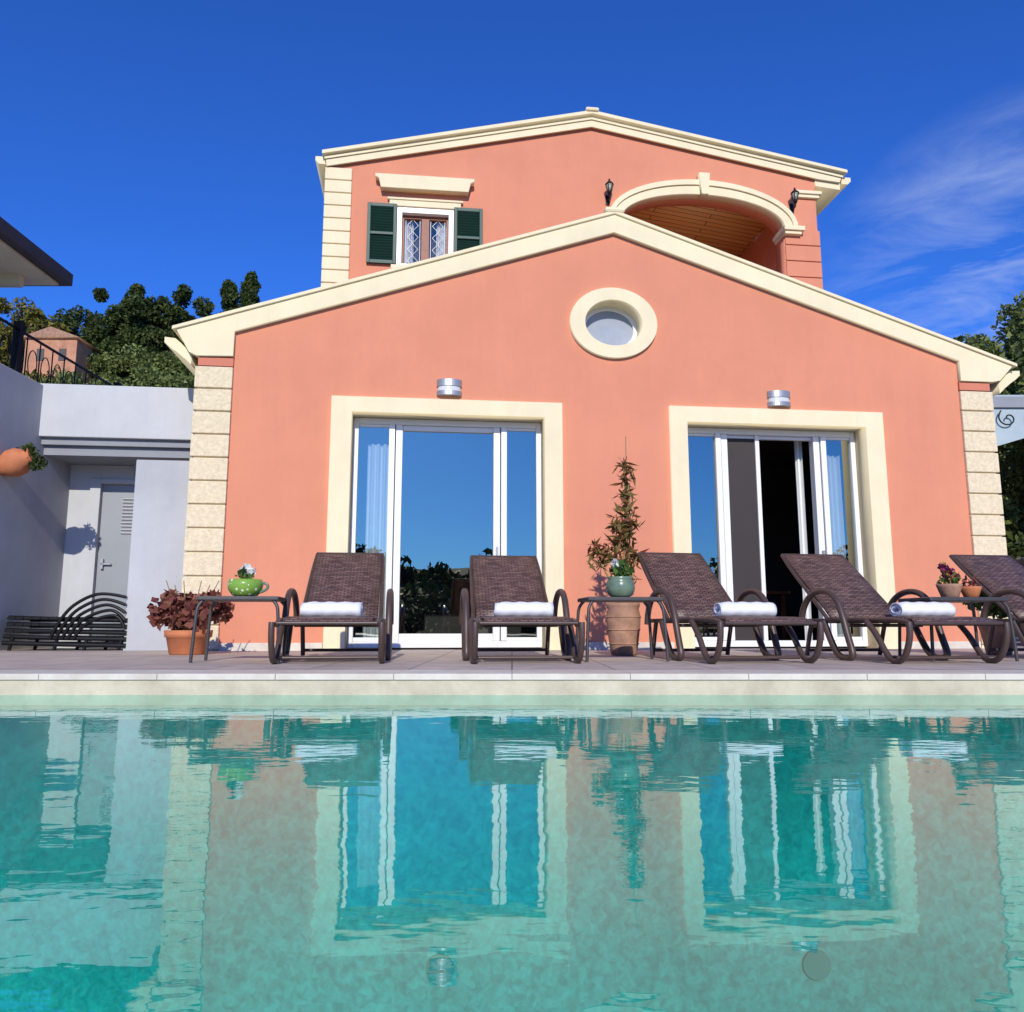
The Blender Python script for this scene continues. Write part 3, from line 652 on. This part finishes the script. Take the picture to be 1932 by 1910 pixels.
def side_table(x,y,rz,w=.56,d=.40,h=.46):
    E=empty('side_table',(x,y,0),rz)
    box('table_top',-w/2,w/2,-d/2,d/2,h-.03,h,TABM,E,.008)
    L=[]
    for sx in (-1,1):
        for sy in (-1,1):
            L.append([(sx*(w/2-.05),sy*(d/2-.03),h-.02),(sx*(w/2-.015),sy*(d/2-.02),h-.05),(sx*(w/2+.0),sy*(d/2-.01),h-.12),(sx*(w/2+.015),sy*(d/2),.0)])
    tube('table_legs',L,.012,TABM,E)
    return E
side_table(-1.95,5.82,TH); side_table(.80,5.95,TH); side_table(3.30,6.0,TH,.62)
def dotmat():
    m,nt,b=newmat('lime_polka_glaze'); N=nt.nodes;L=nt.links
    tc=N.new('ShaderNodeTexCoord'); v=N.new('ShaderNodeTexVoronoi'); v.inputs['Scale'].default_value=26; v.inputs['Randomness'].default_value=.5; L.new(tc.outputs['Object'],v.inputs['Vector'])
    r=N.new('ShaderNodeValToRGB'); r.color_ramp.interpolation='CONSTANT'; r.color_ramp.elements[0].color=(.75,.78,.6,1); r.color_ramp.elements[1].color=(.20,.36,.05,1); r.color_ramp.elements[1].position=.27
    L.new(v.outputs['Distance'],r.inputs[0]); L.new(r.outputs[0],b.inputs['Base Color']); b.inputs['Roughness'].default_value=.2
    return m
E=empty('green_cup_planter',(-1.93,5.78,.46))
lathe('cup',[(.055,0),(.09,.01),(.118,.05),(.125,.09),(.115,.125),(.105,.125),(.10,.10)],dotmat(),E)
tube('handle',[(.115,0,.10),(.16,0,.10),(.165,0,.05),(.10,0,.03)],.010,POTG,E)
leaves('leaves',[(0,0,.14)],[.07],60,.06,LF_GR,E,asp=.6)
leaves('white_flowers',[(0,0,.20),(.03,0,.18),(-.03,.01,.185)],[.035,.03,.03],60,.035,PETW,E,asp=.9)
E=empty('glazed_flower_pot',(.79,5.82,.46))
lathe('pot',[(.06,0),(.085,.01),(.105,.06),(.10,.11),(.085,.13),(.10,.145),(.09,.145)],POTG,E)
leaves('leaves',[(0,0,.18),(.03,0,.2)],[.08,.07],60,.06,LF_GR,E,asp=.6)
leaves('white_flowers',[(-.03,0,.24),(.0,0,.22)],[.04,.03],50,.035,PETW,E,asp=.9)
E=empty('bamboo_plant_in_urn',(.97,7.0,0))
lathe('urn',[(.10,0),(.115,.02),(.125,.10),(.145,.25),(.15,.33),(.135,.40),(.145,.42),(.15,.45),(.13,.45),(.12,.42)],TERRA2,E)
tube('urn_bands',[[(r*math.cos(a),r*math.sin(a),z) for a in [k*math.pi/12 for k in range(24)]] for r,z in ((.128,.10),(.143,.22),(.151,.33))],.006,TERRA2,E,cyc=True)
stems=[[(0,0,.4),(.02,0,.9),(.05,.02,1.4),(.03,0,1.72)],[(.02,0,.4),(.06,0,.8),(.08,0,1.2),(.07,0,1.5)],[(-.02,0,.4),(-.06,0,.8),(-.04,0,1.15)],[(0,0,.4),(.07,0,.7),(.13,0,.85)],[(-.02,0,.4),(-.1,0,.65),(-.2,0,.82)]]
tube('canes',stems,.008,CANE,E)
tube('support_stake',[(.05,.03,.4),(.06,.03,1.95)],.004,CANE,E,smooth=False)
cs=[(.04,0,z) for z in (.65,.75,.85,.95,1.05,1.12,1.2,1.3,1.42,1.55,1.66)]+[(-.06,0,1.0),(-.10,0,.85),(-.2,0,.8),(-.16,0,.9),(-.22,0,.92),(.12,0,.85),(-.05,0,1.15),(.1,0,1.15),(-.05,0,.95)]
leaves('cane_leaves',cs,[.10]*len(cs),26,.13,LF_BAM,E,asp=.2,shell=1.2)
E=empty('coleus_in_pot',(-2.90,7.22,0))
lathe('pot',[(.145,0),(.155,.01),(.185,.15),(.20,.155),(.205,.215),(.185,.215),(.18,.19)],TERRA,E)
box('soil',-.1,.1,-.1,.1,.1,.19,BARK,E)
cs=[(random.uniform(-.26,.30),random.uniform(-.16,.16),random.uniform(.25,.50)) for i in range(26)]
leaves('coleus_foliage',cs,[.09]*26,40,.085,LF_RED,E,asp=.7)
tube('twigs',[[(0,0,.2),(.05*i,0,.45),(.08*i,.02,.62+.04*(i%2))] for i in (-3,-2,-1,1,2,3)],.004,CANE,E)
E=empty('pansy_pot',(3.26,5.95,.46))
lathe('pot',[(.05,0),(.06,.005),(.085,.08),(.09,.10),(.08,.10)],TERRA2,E)
leaves('leaves',[(0,0,.13)],[.08],70,.05,LF_GR,E,asp=.6)
leaves('pansies',[(0,0,.19),(.04,0,.16),(-.03,0,.23)],[.05,.04,.03],34,.04,PETP,E,asp=.9)
E=empty('pansy_pot',(3.40,5.92,.46))
lathe('pot',[(.04,0),(.05,.005),(.07,.06),(.075,.08),(.065,.08)],TERRA,E)
leaves('leaves',[(0,0,.10)],[.06],50,.04,LF_RED,E,asp=.6)
E=empty('terracotta_planter',(4.28,7.1,0))
lathe('pot',[(.09,0),(.10,.01),(.13,.2),(.15,.26),(.155,.30),(.135,.30)],TERRA2,E)
cs=[(random.uniform(-.16,.16),random.uniform(-.1,.1),random.uniform(.36,.58)) for i in range(10)]
leaves('leaves',cs,[.09]*10,40,.08,LF_GR,E,asp=.5)
E=empty('stacked_iron_lounger',(-4.66,8.62,0),.06)
sl=[]
for k in range(5):
    z=.06+k*.065
    sl+= [[(-.62,-.25+.02*k,z+.02),(.0,-.25,z),(.62,-.25,z-.01)],[(-.62,.25,z),(.62,.25,z)]]
tube('frames',sl,.024,BLACKM,E)
boxes('slats',[(-.6+.085*i,-.6+.085*i+.078,-.25,.25,.06+.065*k,.085+.065*k) for i in range(14) for k in range(5)],BLACKM,E)
arcs=[]
for k in range(5):
    arcs.append([(-.14+.06*k,-.27,.12),(-.04+.05*k,-.27,.38-.03*k),(.20+.05*k,-.27,.56-.05*k),(.40+.04*k,-.27,.60-.06*k),(.6,-.27,.55-.08*k)])
tube('curved_arms',arcs,.017,BLACKM,E)
tube('legs',[[(x,yy,0),(x+.03,yy,.15)] for x in (-.55,-.1,.2,.55) for yy in (-.25,.25)],.018,BLACKM,E,smooth=False)

# ------------------------------------------------------------ LIGHT, SKY, CAMERA
d=Vector((-.03,.87,-.46)).normalized()
sl=bpy.data.lights.new('sun','SUN'); sl.energy=4.0; sl.angle=math.radians(.5); sl.color=(1,.95,.85)
so=bpy.data.objects.new('sun',sl); C.objects.link(so); so.rotation_euler=d.to_track_quat('-Z','Y').to_euler(); so.location=(-10,-30,20)
w=bpy.data.worlds.new('World'); S.world=w; w.use_nodes=True
nt=w.node_tree; N=nt.nodes; L=nt.links; bg=N['Background']
sky=N.new('ShaderNodeTexSky'); sky.sky_type='NISHITA'; sky.sun_disc=False
sky.sun_elevation=math.asin(-d.z); sky.sun_rotation=math.atan2(-d.x,-d.y)%(2*math.pi)
sky.altitude=100; sky.air_density=1.; sky.dust_density=.3; sky.ozone_density=3.
mul=N.new('ShaderNodeMix'); mul.data_type='RGBA'; mul.blend_type='MULTIPLY'; mul.inputs[0].default_value=1; mul.inputs[7].default_value=(.28,.76,1.85,1)
L.new(sky.outputs[0],mul.inputs[6])
tc=N.new('ShaderNodeTexCoord')
mp=N.new('ShaderNodeMapping'); mp.inputs['Rotation'].default_value=(0,math.radians(-25),0); mp.inputs['Scale'].default_value=(1.6,1.6,5.5); L.new(tc.outputs['Generated'],mp.inputs['Vector'])
n=N.new('ShaderNodeTexNoise'); n.inputs['Scale'].default_value=3.2; n.inputs['Detail'].default_value=9; n.inputs['Roughness'].default_value=.62; n.inputs['Distortion'].default_value=.5; L.new(mp.outputs[0],n.inputs['Vector'])
r=N.new('ShaderNodeValToRGB'); r.color_ramp.elements[0].position=.43; r.color_ramp.elements[1].position=.95; L.new(n.outputs['Fac'],r.inputs[0])
dp=N.new('ShaderNodeVectorMath'); dp.operation='DOT_PRODUCT'; dp.inputs[1].default_value=Vector((.64,.93,.38)).normalized(); L.new(tc.outputs['Generated'],dp.inputs[0])
mr=N.new('ShaderNodeMapRange'); mr.inputs['From Min'].default_value=.974; mr.inputs['From Max'].default_value=.997; L.new(dp.outputs['Value'],mr.inputs['Value'])
mm=N.new('ShaderNodeMath'); mm.operation='MULTIPLY'; L.new(r.outputs[0],mm.inputs[0]); L.new(mr.outputs[0],mm.inputs[1])
cm=N.new('ShaderNodeMix'); cm.data_type='RGBA'; L.new(mm.outputs[0],cm.inputs[0]); L.new(mul.outputs[2],cm.inputs[6]); cm.inputs[7].default_value=(6.5,7.5,9.5,1)
L.new(cm.outputs[2],bg.inputs['Color']); bg.inputs['Strength'].default_value=.10

cam=bpy.data.cameras.new('camera'); cam.sensor_width=36; cam.lens=1500/1932*36; cam.clip_end=2000; cam.clip_start=.05
co=bpy.data.objects.new('camera',cam); C.objects.link(co); co.location=(0,0,.25); co.rotation_euler=(math.radians(98.6),0,0)
S.camera=co
S.view_settings.view_transform='Standard'; S.view_settings.look='None'; S.view_settings.exposure=0
